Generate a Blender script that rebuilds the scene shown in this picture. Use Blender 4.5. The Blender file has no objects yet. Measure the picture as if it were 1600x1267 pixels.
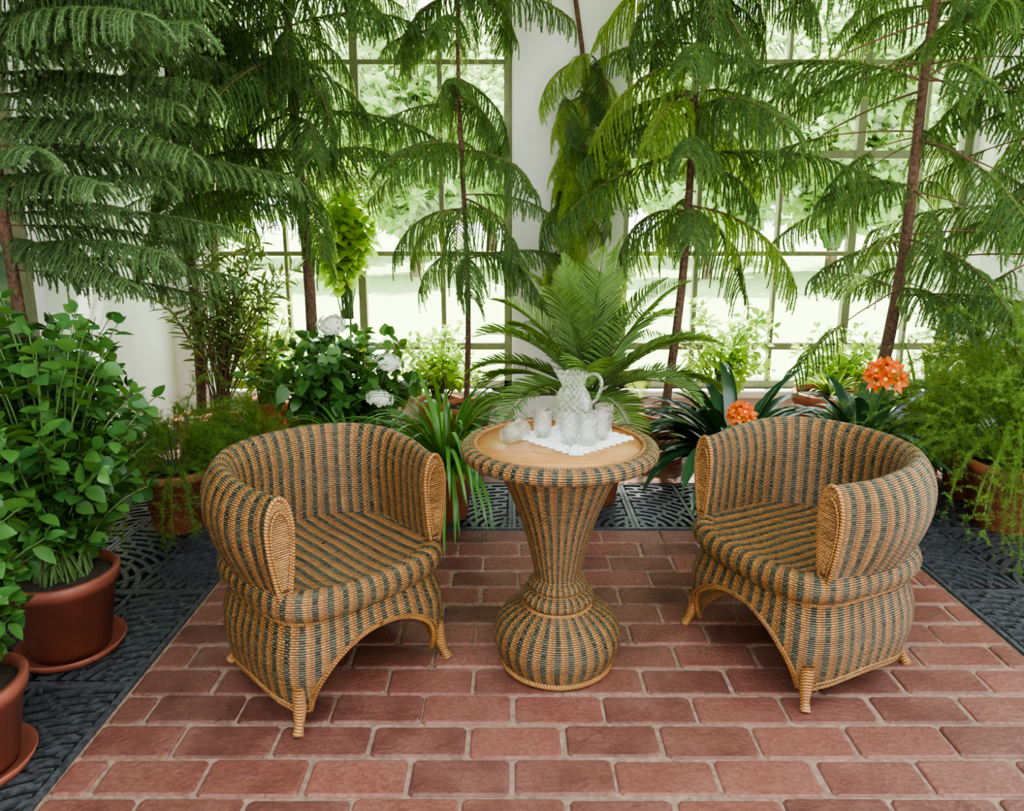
import bpy, math, random
import numpy as np
from mathutils import Vector, Matrix
random.seed(7); rng=np.random.default_rng(7)
S=bpy.context.scene
C=S.collection
PI=math.pi

# ---------------------------------------------------------------- helpers
def mk_obj(name,mesh,parent=None,loc=(0,0,0),rot=(0,0,0),scale=(1,1,1)):
    o=bpy.data.objects.new(name,mesh); C.objects.link(o)
    o.location=loc; o.rotation_euler=rot; o.scale=scale
    if parent: o.parent=parent
    return o
def empty(name,loc=(0,0,0),rotz=0):
    o=bpy.data.objects.new(name,None); C.objects.link(o)
    o.location=loc; o.rotation_euler=(0,0,rotz); o.empty_display_size=.1
    return o

class MB:
    """mesh builder"""
    def __init__(s): s.v=[];s.f=[];s.m=[];s.uv=[];s.n=0;s.sm=[]
    def add(s,v,f,mat=0,uv=None,smooth=True):
        v=np.asarray(v,float).reshape(-1,3)
        if uv is None: uv=np.zeros((len(v),2))
        s.v.append(v); s.uv.append(np.asarray(uv,float))
        b=s.n
        for q in f:
            s.f.append(tuple(i+b for i in q))
        s.m.extend([mat]*len(f)); s.sm.extend([smooth]*len(f))
        s.n+=len(v)
    def addnp(s,v,f,mat=0,uv=None,smooth=True):
        if uv is None: uv=np.zeros((len(v),2))
        s.v.append(v); s.uv.append(uv)
        s.f.extend(map(tuple,(f+s.n).tolist())); s.m.extend([mat]*len(f)); s.sm.extend([smooth]*len(f)); s.n+=len(v)
    def mesh(s,name,mats):
        me=bpy.data.meshes.new(name)
        V=np.concatenate(s.v); UV=np.concatenate(s.uv)
        me.from_pydata(V.tolist(),[],s.f)
        for m in mats: me.materials.append(m)
        me.polygons.foreach_set('material_index',np.array(s.m,dtype=np.int32))
        me.polygons.foreach_set('use_smooth',np.array(s.sm,dtype=bool))
        l=me.uv_layers.new(name='UVMap')
        li=np.zeros(len(me.loops),dtype=np.int32); me.loops.foreach_get('vertex_index',li)
        l.data.foreach_set('uv',UV[li].ravel())
        me.update()
        return me
    def grid(s,P,mat=0,uv=None,closeu=False,closev=False,smooth=True):
        P=np.asarray(P,float); A,B=P.shape[:2]
        ia=np.arange(A if closeu else A-1); ib=np.arange(B if closev else B-1)
        I,J=np.meshgrid(ia,ib,indexing='ij'); I2=(I+1)%A; J2=(J+1)%B
        f=np.stack([I*B+J,I2*B+J,I2*B+J2,I*B+J2],-1).reshape(-1,4)
        s.addnp(P.reshape(-1,3),f,mat,None if uv is None else np.asarray(uv).reshape(-1,2),smooth)
    def tube(s,pts,rad,k=8,mat=0,cap=True,closed=False,uvs=1.0):
        pts=np.asarray(pts,float); n=len(pts)
        if np.isscalar(rad): rad=np.full(n,rad)
        rad=np.asarray(rad,float)
        if closed: T=np.roll(pts,-1,0)-np.roll(pts,1,0)
        else: T=np.gradient(pts,axis=0)
        T/=np.linalg.norm(T,axis=1)[:,None]+1e-9
        ref=np.array([0,0,1.]) if abs(T[0][2])<.9 else np.array([1.,0,0])
        N=np.zeros_like(T); prev=np.cross(T[0],ref); prev/=np.linalg.norm(prev)
        for i in range(n):
            a=prev-T[i]*np.dot(prev,T[i]); a/=np.linalg.norm(a)+1e-9; N[i]=a; prev=a
        B=np.cross(T,N)
        ang=np.linspace(0,2*PI,k,endpoint=False)
        P=pts[:,None]+rad[:,None,None]*(np.cos(ang)[None,:,None]*N[:,None]+np.sin(ang)[None,:,None]*B[:,None])
        L=np.concatenate([[0],np.cumsum(np.linalg.norm(np.diff(pts,axis=0),axis=1))])
        uv=np.stack(np.broadcast_arrays(L[:,None]*uvs,(ang/(2*PI)*.06)[None,:]),-1)
        b=s.n
        s.grid(P,mat,uv,closeu=closed,closev=True)
        if cap and not closed:
            s.f.append(tuple(b+i for i in range(k))[::-1]); s.m.append(mat); s.sm.append(True)
            s.f.append(tuple(b+(n-1)*k+i for i in range(k))); s.m.append(mat); s.sm.append(True)
    def box(s,lo,hi,mat=0):
        x0,y0,z0=lo;x1,y1,z1=hi
        v=[(x0,y0,z0),(x1,y0,z0),(x1,y1,z0),(x0,y1,z0),(x0,y0,z1),(x1,y0,z1),(x1,y1,z1),(x0,y1,z1)]
        s.add(v,[(0,3,2,1),(4,5,6,7),(0,1,5,4),(1,2,6,5),(2,3,7,6),(3,0,4,7)],mat,smooth=False)
    def lathe(s,prof,k=48,mat=0,ucount=None,center=(0,0,0)):
        prof=np.asarray(prof,float)
        a=np.linspace(0,2*PI,k+1)
        P=np.stack([prof[:,0][:,None]*np.cos(a)[None],prof[:,0][:,None]*np.sin(a)[None],np.repeat(prof[:,1][:,None],k+1,1)],-1)+np.array(center)
        L=np.concatenate([[0],np.cumsum(np.linalg.norm(np.diff(prof,axis=0),axis=1))])
        uc=ucount if ucount else 2*PI*prof[:,0].max()
        uv=np.stack(np.broadcast_arrays((a/(2*PI)*uc)[None,:],L[:,None]),-1)
        s.grid(P[:, ::-1],mat,uv[:, ::-1])

def smooth_prof(pts,n=8):
    pts=[np.array(p,float) for p in pts]; out=[]
    P=[2*pts[0]-pts[1]]+pts+[2*pts[-1]-pts[-2]]
    for i in range(1,len(P)-2):
        for k in range(n):
            t=k/n
            out.append(.5*((2*P[i])+(-P[i-1]+P[i+1])*t+(2*P[i-1]-5*P[i]+4*P[i+1]-P[i+2])*t*t+(-P[i-1]+3*P[i]-3*P[i+1]+P[i+2])*t**3))
    out.append(pts[-1]); return np.array(out)

# ---------------------------------------------------------------- materials
class NT:
    def __init__(s,name):
        s.mat=bpy.data.materials.new(name); s.mat.use_nodes=True
        s.t=s.mat.node_tree; s.t.nodes.clear()
        s.out=s.t.nodes.new('ShaderNodeOutputMaterial')
    def n(s,typ,inputs=None,**kw):
        nd=s.t.nodes.new('ShaderNode'+typ)
        for k,v in kw.items(): setattr(nd,k,v)
        if inputs:
            for k,v in inputs.items(): s.set(nd,k,v)
        return nd
    def set(s,nd,k,v):
        i=nd.inputs[k]
        if isinstance(v,bpy.types.NodeSocket): s.t.links.new(v,i)
        elif isinstance(v,bpy.types.Node): s.t.links.new(v.outputs[0],i)
        else:
            if isinstance(v,(tuple,list)) and len(v)==3 and i.type=='RGBA': v=(*v,1)
            i.default_value=v
    def m(s,op,a,b=0.0,c=None):
        nd=s.n('Math',{0:a,1:b},operation=op)
        if c is not None: s.set(nd,2,c)
        return nd.outputs[0]
    def mix(s,f,a,b):
        nd=s.t.nodes.new('ShaderNodeMix'); nd.data_type='RGBA'
        s.set(nd,0,f); s.set(nd,6,a); s.set(nd,7,b)
        return nd.outputs[2]
    def done(s,sh):
        s.t.links.new(sh.outputs[0] if isinstance(sh,bpy.types.Node) else sh,s.out.inputs[0]); return s.mat

def mat_simple(name,col,rough=.6,noise=.15,scale=20,bump=0.0,spec=.5,metal=0,detail=4):
    t=NT(name); tc=t.n('TexCoord')
    nz=t.n('TexNoise',{'Vector':tc.outputs['Object'],'Scale':scale,'Detail':detail})
    c1=tuple(max(0,c*(1-noise)) for c in col); c2=tuple(min(1,c*(1+noise)) for c in col)
    cc=t.mix(t.n('MapRange',{0:nz.outputs[0],1:.3,2:.7}).outputs[0],c1,c2)
    p=t.n('BsdfPrincipled',{'Base Color':cc,'Roughness':rough,'Specular IOR Level':spec,'Metallic':metal})
    if bump: t.set(p,'Normal',t.n('Bump',{'Height':nz.outputs[0],'Distance':bump,'Strength':1.0}))
    return t.done(p)

def mat_leaf(name,c1,c2,trans=.35,rough=.4,tcol=None,spec=.4):
    t=NT(name)
    g=t.n('NewGeometry')
    oi=t.n('ObjectInfo')
    r=t.m('FRACT',t.m('ADD',g.outputs['Random Per Island'],oi.outputs['Random']))
    col=t.mix(r,c1,c2)
    p=t.n('BsdfPrincipled',{'Base Color':col,'Roughness':rough,'Specular IOR Level':spec})
    if tcol is None: tcol=tuple(min(1,x) for x in (c2[0]*2.2+.03,c2[1]*1.8,c2[2]*.7))
    tr=t.n('BsdfTranslucent',{'Color':t.mix(r,tuple(x*.7 for x in tcol),tcol)})
    return t.done(t.n('MixShader',{0:trans,1:p,2:tr}))

def mat_wicker(name,striped=True,period=.038,tan=(.42,.205,.068),green=(.044,.045,.030)):
    t=NT(name); uv=t.n('UVMap'); sp=t.n('SeparateXYZ',{0:uv.outputs[0]})
    u,v=sp.outputs[0],sp.outputs[1]
    nz=t.n('TexNoise',{'Vector':uv.outputs[0],'Scale':9.0,'Detail':2.0})
    un=t.m('ADD',u,t.m('MULTIPLY',t.m('SUBTRACT',nz.outputs[0],.5),.012))
    row=.0066; wale=.0095
    vr=t.m('DIVIDE',v,row)
    rf=t.m('FLOOR',vr)
    a=t.m('ABSOLUTE',t.m('SINE',t.m('MULTIPLY',vr,PI)))
    ph=t.m('ADD',t.m('MULTIPLY',u,PI/wale),t.m('MULTIPLY',rf,PI))
    b=t.m('SINE',ph)
    over=t.m('MULTIPLY_ADD',b,.5,.5)
    h=t.m('MULTIPLY',t.m('POWER',a,.7),t.m('MULTIPLY_ADD',over,.6,.4))
    wn=t.n('TexWhiteNoise',{'Vector':t.n('CombineXYZ',{0:t.m('FLOOR',t.m('DIVIDE',u,wale*2)),1:rf,2:0.0})},noise_dimensions='2D')
    wr=t.n('TexWhiteNoise',{'Vector':t.n('CombineXYZ',{0:t.m('FLOOR',t.m('DIVIDE',u,.11)),1:rf,2:0.0})},noise_dimensions='2D')
    ws=t.n('TexWhiteNoise',{1:t.m('FLOOR',t.m('DIVIDE',un,period))},noise_dimensions='1D')
    n2=t.n('TexNoise',{'Vector':uv.outputs[0],'Scale':30.0,'Detail':3.0})
    n4=t.n('TexNoise',{'Vector':uv.outputs[0],'Scale':4.0,'Detail':2.0})
    tanv=t.mix(t.m('MULTIPLY_ADD',wn.outputs[0],.6,t.m('MULTIPLY',n2.outputs[0],.4)),tuple(c*.55 for c in tan),tuple(c*1.35 for c in tan))
    tanv=t.mix(t.n('MapRange',{0:n4.outputs[0],1:.4,2:.7,3:0.,4:.45}).outputs[0],tanv,(tan[0]*.5,tan[1]*.42,tan[2]*.4))
    tanv=t.mix(t.n('MapRange',{0:wr.outputs[0],1:.72,2:.78,3:0.,4:.45}).outputs[0],tanv,(tan[0]*.42,tan[1]*.38,tan[2]*.4))
    col=tanv
    if striped:
        tanv=t.mix(t.m('MULTIPLY',ws.outputs[0],.5),tanv,(.30,.12,.035))
        grv=t.mix(wn.outputs[0],tuple(c*.5 for c in green),tuple(c*2.0 for c in green))
        grv=t.mix(t.n('MapRange',{0:wr.outputs[0],1:.0,2:.28,3:.5,4:.0}).outputs[0],grv,(.14,.085,.038))
        s=t.m('SINE',t.m('MULTIPLY',un,2*PI/period))
        s3=t.m('SINE',t.m('MULTIPLY_ADD',un,2*PI/period,2.4))
        jit=t.m('MULTIPLY',t.m('SUBTRACT',wn.outputs[0],.5),.6)
        brn=t.n('MapRange',{0:t.m('ADD',s3,jit),1:.60,2:.80,3:0.,4:.6}).outputs[0]
        col=t.mix(brn,tanv,(.15,.072,.028))
        st=t.n('MapRange',{0:t.m('ADD',s,jit),1:.05,2:.25}).outputs[0]
        col=t.mix(st,col,grv)
    dark=t.n('MapRange',{0:h,1:.05,2:.55,3:.14,4:1.0}).outputs[0]  # occlusion between strands painted into the colour from weave height
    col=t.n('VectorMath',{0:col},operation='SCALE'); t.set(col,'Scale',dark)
    p=t.n('BsdfPrincipled',{'Base Color':col.outputs[0],'Roughness':.36,'Specular IOR Level':.5,'Normal':t.n('Bump',{'Height':h,'Distance':.0035,'Strength':1.0})})
    return t.done(p)

def mat_braid(name,tan=(.36,.17,.053)):
    t=NT(name); uv=t.n('UVMap'); sp=t.n('SeparateXYZ',{0:uv.outputs[0]})
    a=t.m('SINE',t.m('ADD',t.m('MULTIPLY',sp.outputs[0],2*PI/.009),t.m('MULTIPLY',sp.outputs[1],2*PI/.06)))
    h=t.m('MULTIPLY_ADD',a,.5,.5)
    nz=t.n('TexNoise',{'Vector':t.n('TexCoord').outputs['Object'],'Scale':14.0})
    col=t.mix(h,tuple(c*.35 for c in tan),tuple(c*1.25 for c in tan))
    col=t.mix(t.n('MapRange',{0:nz.outputs[0],1:.45,2:.7,3:0.,4:.5}).outputs[0],col,(.12,.05,.02))
    return t.done(t.n('BsdfPrincipled',{'Base Color':col,'Roughness':.4,'Normal':t.n('Bump',{'Height':h,'Distance':.0015})}))

M_wick=mat_wicker('wicker_striped'); M_tan=mat_wicker('wicker_tan',False,tan=(.42,.22,.08)); M_braid=mat_braid('wicker_braid')
M_wall=mat_simple('plaster_white',(.76,.77,.75),.8,.04,6,.002)
M_terra=mat_simple('terracotta',(.34,.11,.055),.7,.25,12,.001)
M_terra2=mat_simple('terracotta_dark',(.21,.062,.04),.5,.2,12,.001)
M_soil=mat_simple('soil',(.035,.022,.014),.95,.5,60,.01)
M_bark=mat_simple('bark_red',(.11,.06,.04),.9,.5,60,.01)
M_twig=mat_simple('twig',(.13,.075,.04),.8,.3,60,.002)
M_stem=mat_simple('green_stem',(.07,.13,.035),.6,.3,40,.0)
M_iron=mat_simple('cast_iron',(.06,.064,.075),.38,.5,60,.002,metal=.2)
M_slot_shade=mat_simple('slot_shade_black',(.003,.003,.0035),.9,.5,30)  # near-black colour stands in for shade below the grate slots
M_frame=mat_simple('window_paint_olive',(.17,.175,.095),.5,.15,20,.001)
M_mort=mat_simple('mortar',(.215,.14,.105),.95,.35,60,.004)

t=NT('brick_paver'); at=t.n('Attribute',attribute_name='bcol'); tc=t.n('TexCoord')
n1=t.n('TexNoise',{'Vector':tc.outputs['Object'],'Scale':70.0,'Detail':6.0})
n2=t.n('TexNoise',{'Vector':tc.outputs['Object'],'Scale':6.0,'Detail':6.0,'Roughness':.65})
n3=t.n('TexVoronoi',{'Vector':tc.outputs['Object'],'Scale':120.0})
n5=t.n('TexNoise',{'Vector':tc.outputs['Object'],'Scale':1.3,'Detail':3.0})
cc=t.mix(at.outputs['Fac'],(.090,.031,.025),(.215,.076,.058))
cc=t.mix(t.n('MapRange',{0:n2.outputs[0],1:.42,2:.68,3:0.,4:.6}).outputs[0],cc,(.26,.122,.096))
cc=t.mix(t.n('MapRange',{0:n2.outputs[0],1:.28,2:.42,3:.5,4:.0}).outputs[0],cc,(.065,.025,.020))
cc=t.mix(t.n('MapRange',{0:n1.outputs[0],1:.35,2:.8,3:0.,4:.65}).outputs[0],cc,(.055,.02,.017))
cc=t.mix(t.n('MapRange',{0:n3.outputs[0],1:.05,2:.14,3:.35,4:0.}).outputs[0],cc,(.34,.19,.15))
cc=t.mix(t.n('MapRange',{0:n5.outputs[0],1:.4,2:.7,3:0.,4:.3}).outputs[0],cc,(.08,.033,.026))
M_brick=t.done(t.n('BsdfPrincipled',{'Base Color':cc,'Roughness':t.n('MapRange',{0:n1.outputs[0],3:.32,4:.60}).outputs[0],'Normal':t.n('Bump',{'Height':n1.outputs[0],'Distance':.004,'Strength':.9})}))

t=NT('table_wood'); tc=t.n('TexCoord'); mp=t.n('Mapping',{'Vector':tc.outputs['Object'],'Scale':(3,28,3),'Rotation':(0,0,.4)})
nz=t.n('TexNoise',{'Vector':mp.outputs[0],'Scale':2.2,'Detail':8.0,'Distortion':1.0})
cc=t.mix(t.n('MapRange',{0:nz.outputs[0],1:.3,2:.7}).outputs[0],(.33,.14,.042),(.50,.25,.09))
M_wood=t.done(t.n('BsdfPrincipled',{'Base Color':cc,'Roughness':.28,'Coat Weight':.3}))

t=NT('crystal'); uv=t.n('UVMap'); sp=t.n('SeparateXYZ',{0:uv.outputs[0]})
a=t.m('ABSOLUTE',t.m('SINE',t.m('MULTIPLY',t.m('ADD',sp.outputs[0],sp.outputs[1]),PI/.02)))
b=t.m('ABSOLUTE',t.m('SINE',t.m('MULTIPLY',t.m('SUBTRACT',sp.outputs[0],sp.outputs[1]),PI/.02)))
h=t.m('MINIMUM',a,b)
nrm=t.n('Bump',{'Height':t.m('MINIMUM',h,.25),'Distance':.003,'Strength':.8})
gl=t.n('BsdfPrincipled',{'Base Color':(1,1,1),'Roughness':.02,'Transmission Weight':1.0,'IOR':1.45,'Normal':nrm})
cut_glint=t.n('MapRange',{0:h,1:.04,2:.16,3:.28,4:.0}).outputs[0]  # white mixed in along the cut lines as painted glints
m1=t.n('MixShader',{0:.40,1:gl,2:t.n('BsdfTransparent')})
M_glass=t.done(t.n('MixShader',{0:cut_glint,1:m1,2:t.n('BsdfPrincipled',{'Base Color':(.9,.92,.93),'Roughness':.15})}))
t=NT('window_glass')
M_pane=t.done(t.n('MixShader',{0:.04,1:t.n('BsdfTransparent',{'Color':(.96,.99,.97)}),2:t.n('BsdfGlossy',{'Roughness':.02})}))
M_darkglass=mat_simple('dark_glass',(.02,.035,.05),.08,.2,3)

t=NT('lace'); uv=t.n('UVMap'); vo=t.n('TexVoronoi',{'Vector':uv.outputs[0],'Scale':90.0})
al=t.n('MapRange',{0:vo.outputs[0],1:.22,2:.30,3:0.,4:1.}).outputs[0]
M_lace=t.done(t.n('MixShader',{0:t.m('MULTIPLY_ADD',al,.75,.25),1:t.n('BsdfTransparent'),2:t.n('BsdfPrincipled',{'Base Color':(.85,.85,.85),'Roughness':.9})}))

M_pine=mat_leaf('pine_needles',(.032,.080,.026),(.082,.155,.045),.40,.4,(.38,.54,.11))
M_pineb=mat_leaf('pine_needles_silver',(.060,.125,.046),(.135,.215,.082),.30,.42,(.28,.42,.12))
M_pine_lit=mat_leaf('pine_needles_lit',(.10,.18,.035),(.20,.31,.06),.5,.4,(.62,.78,.14))  # brighter copy of the pine needles, light on them put into the colour
M_hyd=mat_leaf('leaf_hydrangea',(.026,.092,.025),(.08,.19,.043),.25,.35)
M_hydd=mat_leaf('leaf_deep',(.018,.07,.022),(.05,.14,.035),.25,.3)
M_lime=mat_leaf('leaf_lime',(.18,.34,.05),(.32,.48,.085),.55,.4,(.65,.85,.17))
M_oliv=mat_leaf('leaf_olive',(.06,.12,.035),(.14,.22,.07),.3,.45)
M_strap=mat_leaf('leaf_strap',(.035,.12,.018),(.10,.24,.04),.25,.28)
M_cliv=mat_leaf('leaf_clivia',(.010,.042,.016),(.026,.080,.030),.10,.22,spec=.6)
M_palm=mat_leaf('leaf_palm',(.09,.18,.055),(.18,.31,.085),.3,.35)
M_asp=mat_leaf('leaf_asparagus',(.075,.17,.032),(.15,.27,.05),.38,.5)
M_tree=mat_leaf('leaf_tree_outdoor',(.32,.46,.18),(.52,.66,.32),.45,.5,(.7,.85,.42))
M_white=mat_leaf('petal_white',(.75,.8,.68),(.85,.88,.8),.3,.6,(.85,.88,.8))
M_orng=mat_leaf('petal_orange',(.80,.13,.02),(.90,.24,.045),.3,.5,(.95,.30,.06))
M_yel=mat_simple('petal_throat',(.9,.6,.1),.6)

# ---------------------------------------------------------------- room
GX0,GX1,GY=-1.11,1.61,3.05
WL,WR,WB,WF=-2.17,3.45,4.8,-1.5
def bricks():
    mb=MB(); cols=[]
    bl,bw=.253,.1285; g=.0095
    def region(x0,x1,y0,y1):
        r=0; y=y1
        while y>y0+.02:
            ya=max(y-bw,y0); x=x0-(bl/2 if r%2 else 0)+random.uniform(-.03,0)
            while x<x1-.01:
                xa,xb=max(x,x0),min(x+bl,x1)
                if xb-xa>.03:
                    j=lambda s=.0035: random.uniform(-s,s)
                    X0,X1,Y0,Y1=xa+g/2+j(),xb-g/2+j(),ya+g/2+j(),y-g/2+j()
                    zt=j(.0016); be=.007
                    ch=min(.014,(X1-X0)/4)
                    def ring(i,z):
                        c=ch*.7
                        return [(X0+i+c,Y0+i,z),(X1-i-c,Y0+i,z),(X1-i,Y0+i+c,z),(X1-i,Y1-i-c,z),(X1-i-c,Y1-i,z),(X0+i+c,Y1-i,z),(X0+i,Y1-i-c,z),(X0+i,Y0+i+c,z)]
                    v=ring(0,-.03)+ring(0,-.006+zt)+ring(.0025,-.002+zt)+ring(be,zt)
                    f=[]
                    for k in range(3):
                        for i in range(8): f.append((k*8+i,k*8+(i+1)%8,(k+1)*8+(i+1)%8,(k+1)*8+i))
                    f.append(tuple(range(24,32)))
                    mb.add(v,f,0,smooth=False)
                    cols.extend([random.random()]*len(v))
                x+=bl
            y-=bw; r+=1
    region(GX0,GX1,WF,GY)
    region(WL,WR,3.62,WB)
    me=mb.mesh('floor_bricks',[M_brick])
    a=me.attributes.new('bcol','FLOAT','POINT'); a.data.foreach_set('value',np.array(cols,dtype=np.float32))
    return me
fl=empty('floor')
mk_obj('brick_pavers',bricks(),fl)
mb=MB(); mb.box((WL-.2,WF-.2,-.12),(WR+.2,WB+.2,-.0055)); mk_obj('mortar_bed',mb.mesh('mortar_bed',[M_mort]),fl)

def grate_tile(w,d):
    mb=MB(); z0,z1=-.005,.006
    mb.box((0,0,-.0052),(w,d,-.0048),1)  # flat black sheet painting the shaded hollow under the bars
    b=.016
    for lo,hi in [((0,0,z0),(w,b,z1)),((0,d-b,z0),(w,d,z1)),((0,b,z0),(b,d-b,z1)),((w-b,b,z0),(w,d-b,z1)),((w/2-b/2,b,z0),(w/2+b/2,d-b,z1))]: mb.box(lo,hi)
    def bar(pts,hw):
        pts=np.array(pts); T=np.gradient(pts,axis=0); T/=np.linalg.norm(T,axis=1)[:,None]; N=np.stack([-T[:,1],T[:,0]],1)
        L=pts+N*hw; R=pts-N*hw
        n=len(pts)
        P=np.zeros((n,4,3)); P[:,0,:2]=L;P[:,0,2]=z0;P[:,1,:2]=L;P[:,1,2]=z1;P[:,2,:2]=R;P[:,2,2]=z1;P[:,3,:2]=R;P[:,3,2]=z0
        mb.grid(P,0,smooth=False)
    dR=.042
    for half in (0,1):
        cx=0 if half==0 else w; sg=1 if half==0 else -1
        R=.05; k=0
        while R<math.hypot(w/2,d):
            def run(a0,a1,hw=.0095):
                pts=[]
                for a in np.linspace(a0,a1,max(4,int((a1-a0)*R/.012)+3)):
                    x=cx+sg*R*math.cos(a); y=R*math.sin(a)
                    if b<=sg*(x-cx)<=w/2-b/2 and b<=y<=d-b: pts.append((x,y))
                    else:
                        if len(pts)>1: bar(pts,hw)
                        pts=[]
                if len(pts)>1: bar(pts,hw)
            run(0.0,PI/2)
            nsp=max(2,int(R*PI/2/.085))
            for j in range(nsp):
                a=(j+.5*(k%2))/nsp*PI/2+.03
                p0=(cx+sg*R*math.cos(a),R*math.sin(a)); a2=a+.018/R
                p1=(cx+sg*(R+dR)*math.cos(a2),(R+dR)*math.sin(a2))
                if all(b<sg*(q[0]-cx)<w/2 and b<q[1]<d-b for q in (p0,p1)): bar([p0,p1],.009)
            R+=dR; k+=1
    return mb.mesh('grate_tile',[M_iron,M_slot_shade])
gt=grate_tile(.55,.56)
gr=empty('cast_iron_floor_grate')
X=GX0-1.10
i=0
while X<WR:
    if X+.55>WL: mk_obj('grate_panel_%d'%i,gt,gr,(X,GY+.003,0)); i+=1
    X+=.553
for Yi in range(6):
    y=GY-.56*(Yi+1)
    for X in (GX0-.555,GX0-1.11,GX1+.005,GX1+.56,GX1+1.115):
        mk_obj('grate_panel_%d'%i,gt,gr,(X,y+.0,0)); i+=1

def window(name,axis,c,a0,a1,z0,z1,vert,horiz,glass=M_pane):
    e=empty(name); mb=MB(); gb=MB()
    def bx(la,ha,lz,hz,t):
        if axis=='y': mb.box((la,c-t/2,lz),(ha,c+t/2,hz))
        else: mb.box((c-t/2,la,lz),(c+t/2,ha,hz))
    bx(a0,a0+.05,z0,z1,.07);bx(a1-.05,a1,z0,z1,.07);bx(a0,a1,z0,z0+.05,.07);bx(a0,a1,z1-.05,z1,.07)
    for v,w in vert: bx(v-w/2,v+w/2,z0+.05,z1-.05,.05)
    for h,w in horiz: bx(a0+.05,a1-.05,h-w/2,h+w/2,.045)
    if axis=='y': gb.add([(a0+.02,c,z0+.02),(a1-.02,c,z0+.02),(a1-.02,c,z1-.02),(a0+.02,c,z1-.02)],[(0,1,2,3)],smooth=False)
    else: gb.add([(c,a0+.02,z0+.02),(c,a1-.02,z0+.02),(c,a1-.02,z1-.02),(c,a0+.02,z1-.02)],[(0,1,2,3)],smooth=False)
    mk_obj('frame',mb.mesh(name+'_frame',[M_frame]),e); mk_obj('glass',gb.mesh(name+'_glass',[glass]),e)
HZ=[(.52,.045),(1.13,.03),(1.75,.05),(2.30,.03),(2.85,.03)]
window('window_1','y',WB+.06,-1.95,0.0,.24,3.4,[(-1.47,.022),(-.98,.05),(-.45,.03)],HZ)
window('window_2','y',WB+.06,.70,2.9,.24,3.4,[(1.2,.03),(1.72,.022),(2.2,.05),(2.6,.022)],HZ)
def boxes(name,lst,mat=M_wall):
    mb=MB()
    for lo,hi in lst: mb.box(lo,hi)
    return mk_obj(name,mb.mesh(name,[mat]))
H=3.6; RO_=1.6
boxes('wall_back',[((-2.4,WB,-.12),(WR+.2,WB+.2,.24)),((-2.4,WB,3.4),(WR+.2,WB+.2,H)),((-2.4,WB,.24),(-1.95,WB+.2,3.4)),((0,WB,.24),(.70,WB+.2,3.4)),((2.9,WB,.24),(WR+.2,WB+.2,3.4)),
  ((.01,WB-.16,-.006),(.69,WB,3.6)),((2.92,WB-.16,-.006),(WR,WB,3.6)),((WL,WB-.12,-.006),(-1.97,WB,3.6))])
boxes('trim_sill',[((-1.95,WB-.10,.20),(0.0,WB+.03,.24)),((.70,WB-.10,.20),(2.9,WB+.03,.24))])
boxes('wall_left',[((WL-.2,3.42,-.12),(WL,WB,H)),((WL-.2,WF,-.12),(WL,3.42,.3)),((WL-.2,WF,3.2),(WL,3.42,H)),((WL-.2,WF,.3),(WL,-.6,3.2))])
window('window_3','x',WL-.08,-.6,3.42,.3,3.2,[(.2,.04),(1.0,.04),(1.8,.04),(2.6,.04)],[(.9,.04),(1.5,.04),(2.1,.04),(2.7,.04)],M_darkglass)
boxes('wall_right',[((WR,WF,-.12),(WR+.2,WB,.3)),((WR,WF,3.2),(WR+.2,WB,H)),((WR,WF,.3),(WR+.2,-.8,3.2)),((WR,4.3,.3),(WR+.2,WB,3.2))])
window('unseen_light_window','x',WR+.1,-.8,4.3,.3,3.2,[(.0,.04),(.8,.05),(1.6,.04),(2.4,.05),(3.4,.04)],[(.9,.04),(1.5,.04),(2.1,.04),(2.7,.04)])  # out-of-view window added to let light into the room
boxes('wall_front',[((WL-.2,WF-.2,-.12),(WR+.2,WF,H))])
lst=[((WL-.2,RO_,H),(WR+.2,WB+.2,H+.15)),((WL-.2,WF-.2,H),(WR+.2,WF+.3,H+.15))]
for k in range(8): 
    x=WL+.0+k*.78; lst.append(((x-.03,WF+.3,H),(x+.03,RO_,H+.12)))
for y in (-.5,.5): lst.append(((WL-.2,y-.03,H+.02),(WR+.2,y+.03,H+.1)))
boxes('light_shaping_ceiling',lst)  # unseen roof, solid part and opening shaped to control sun and skylight

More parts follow.
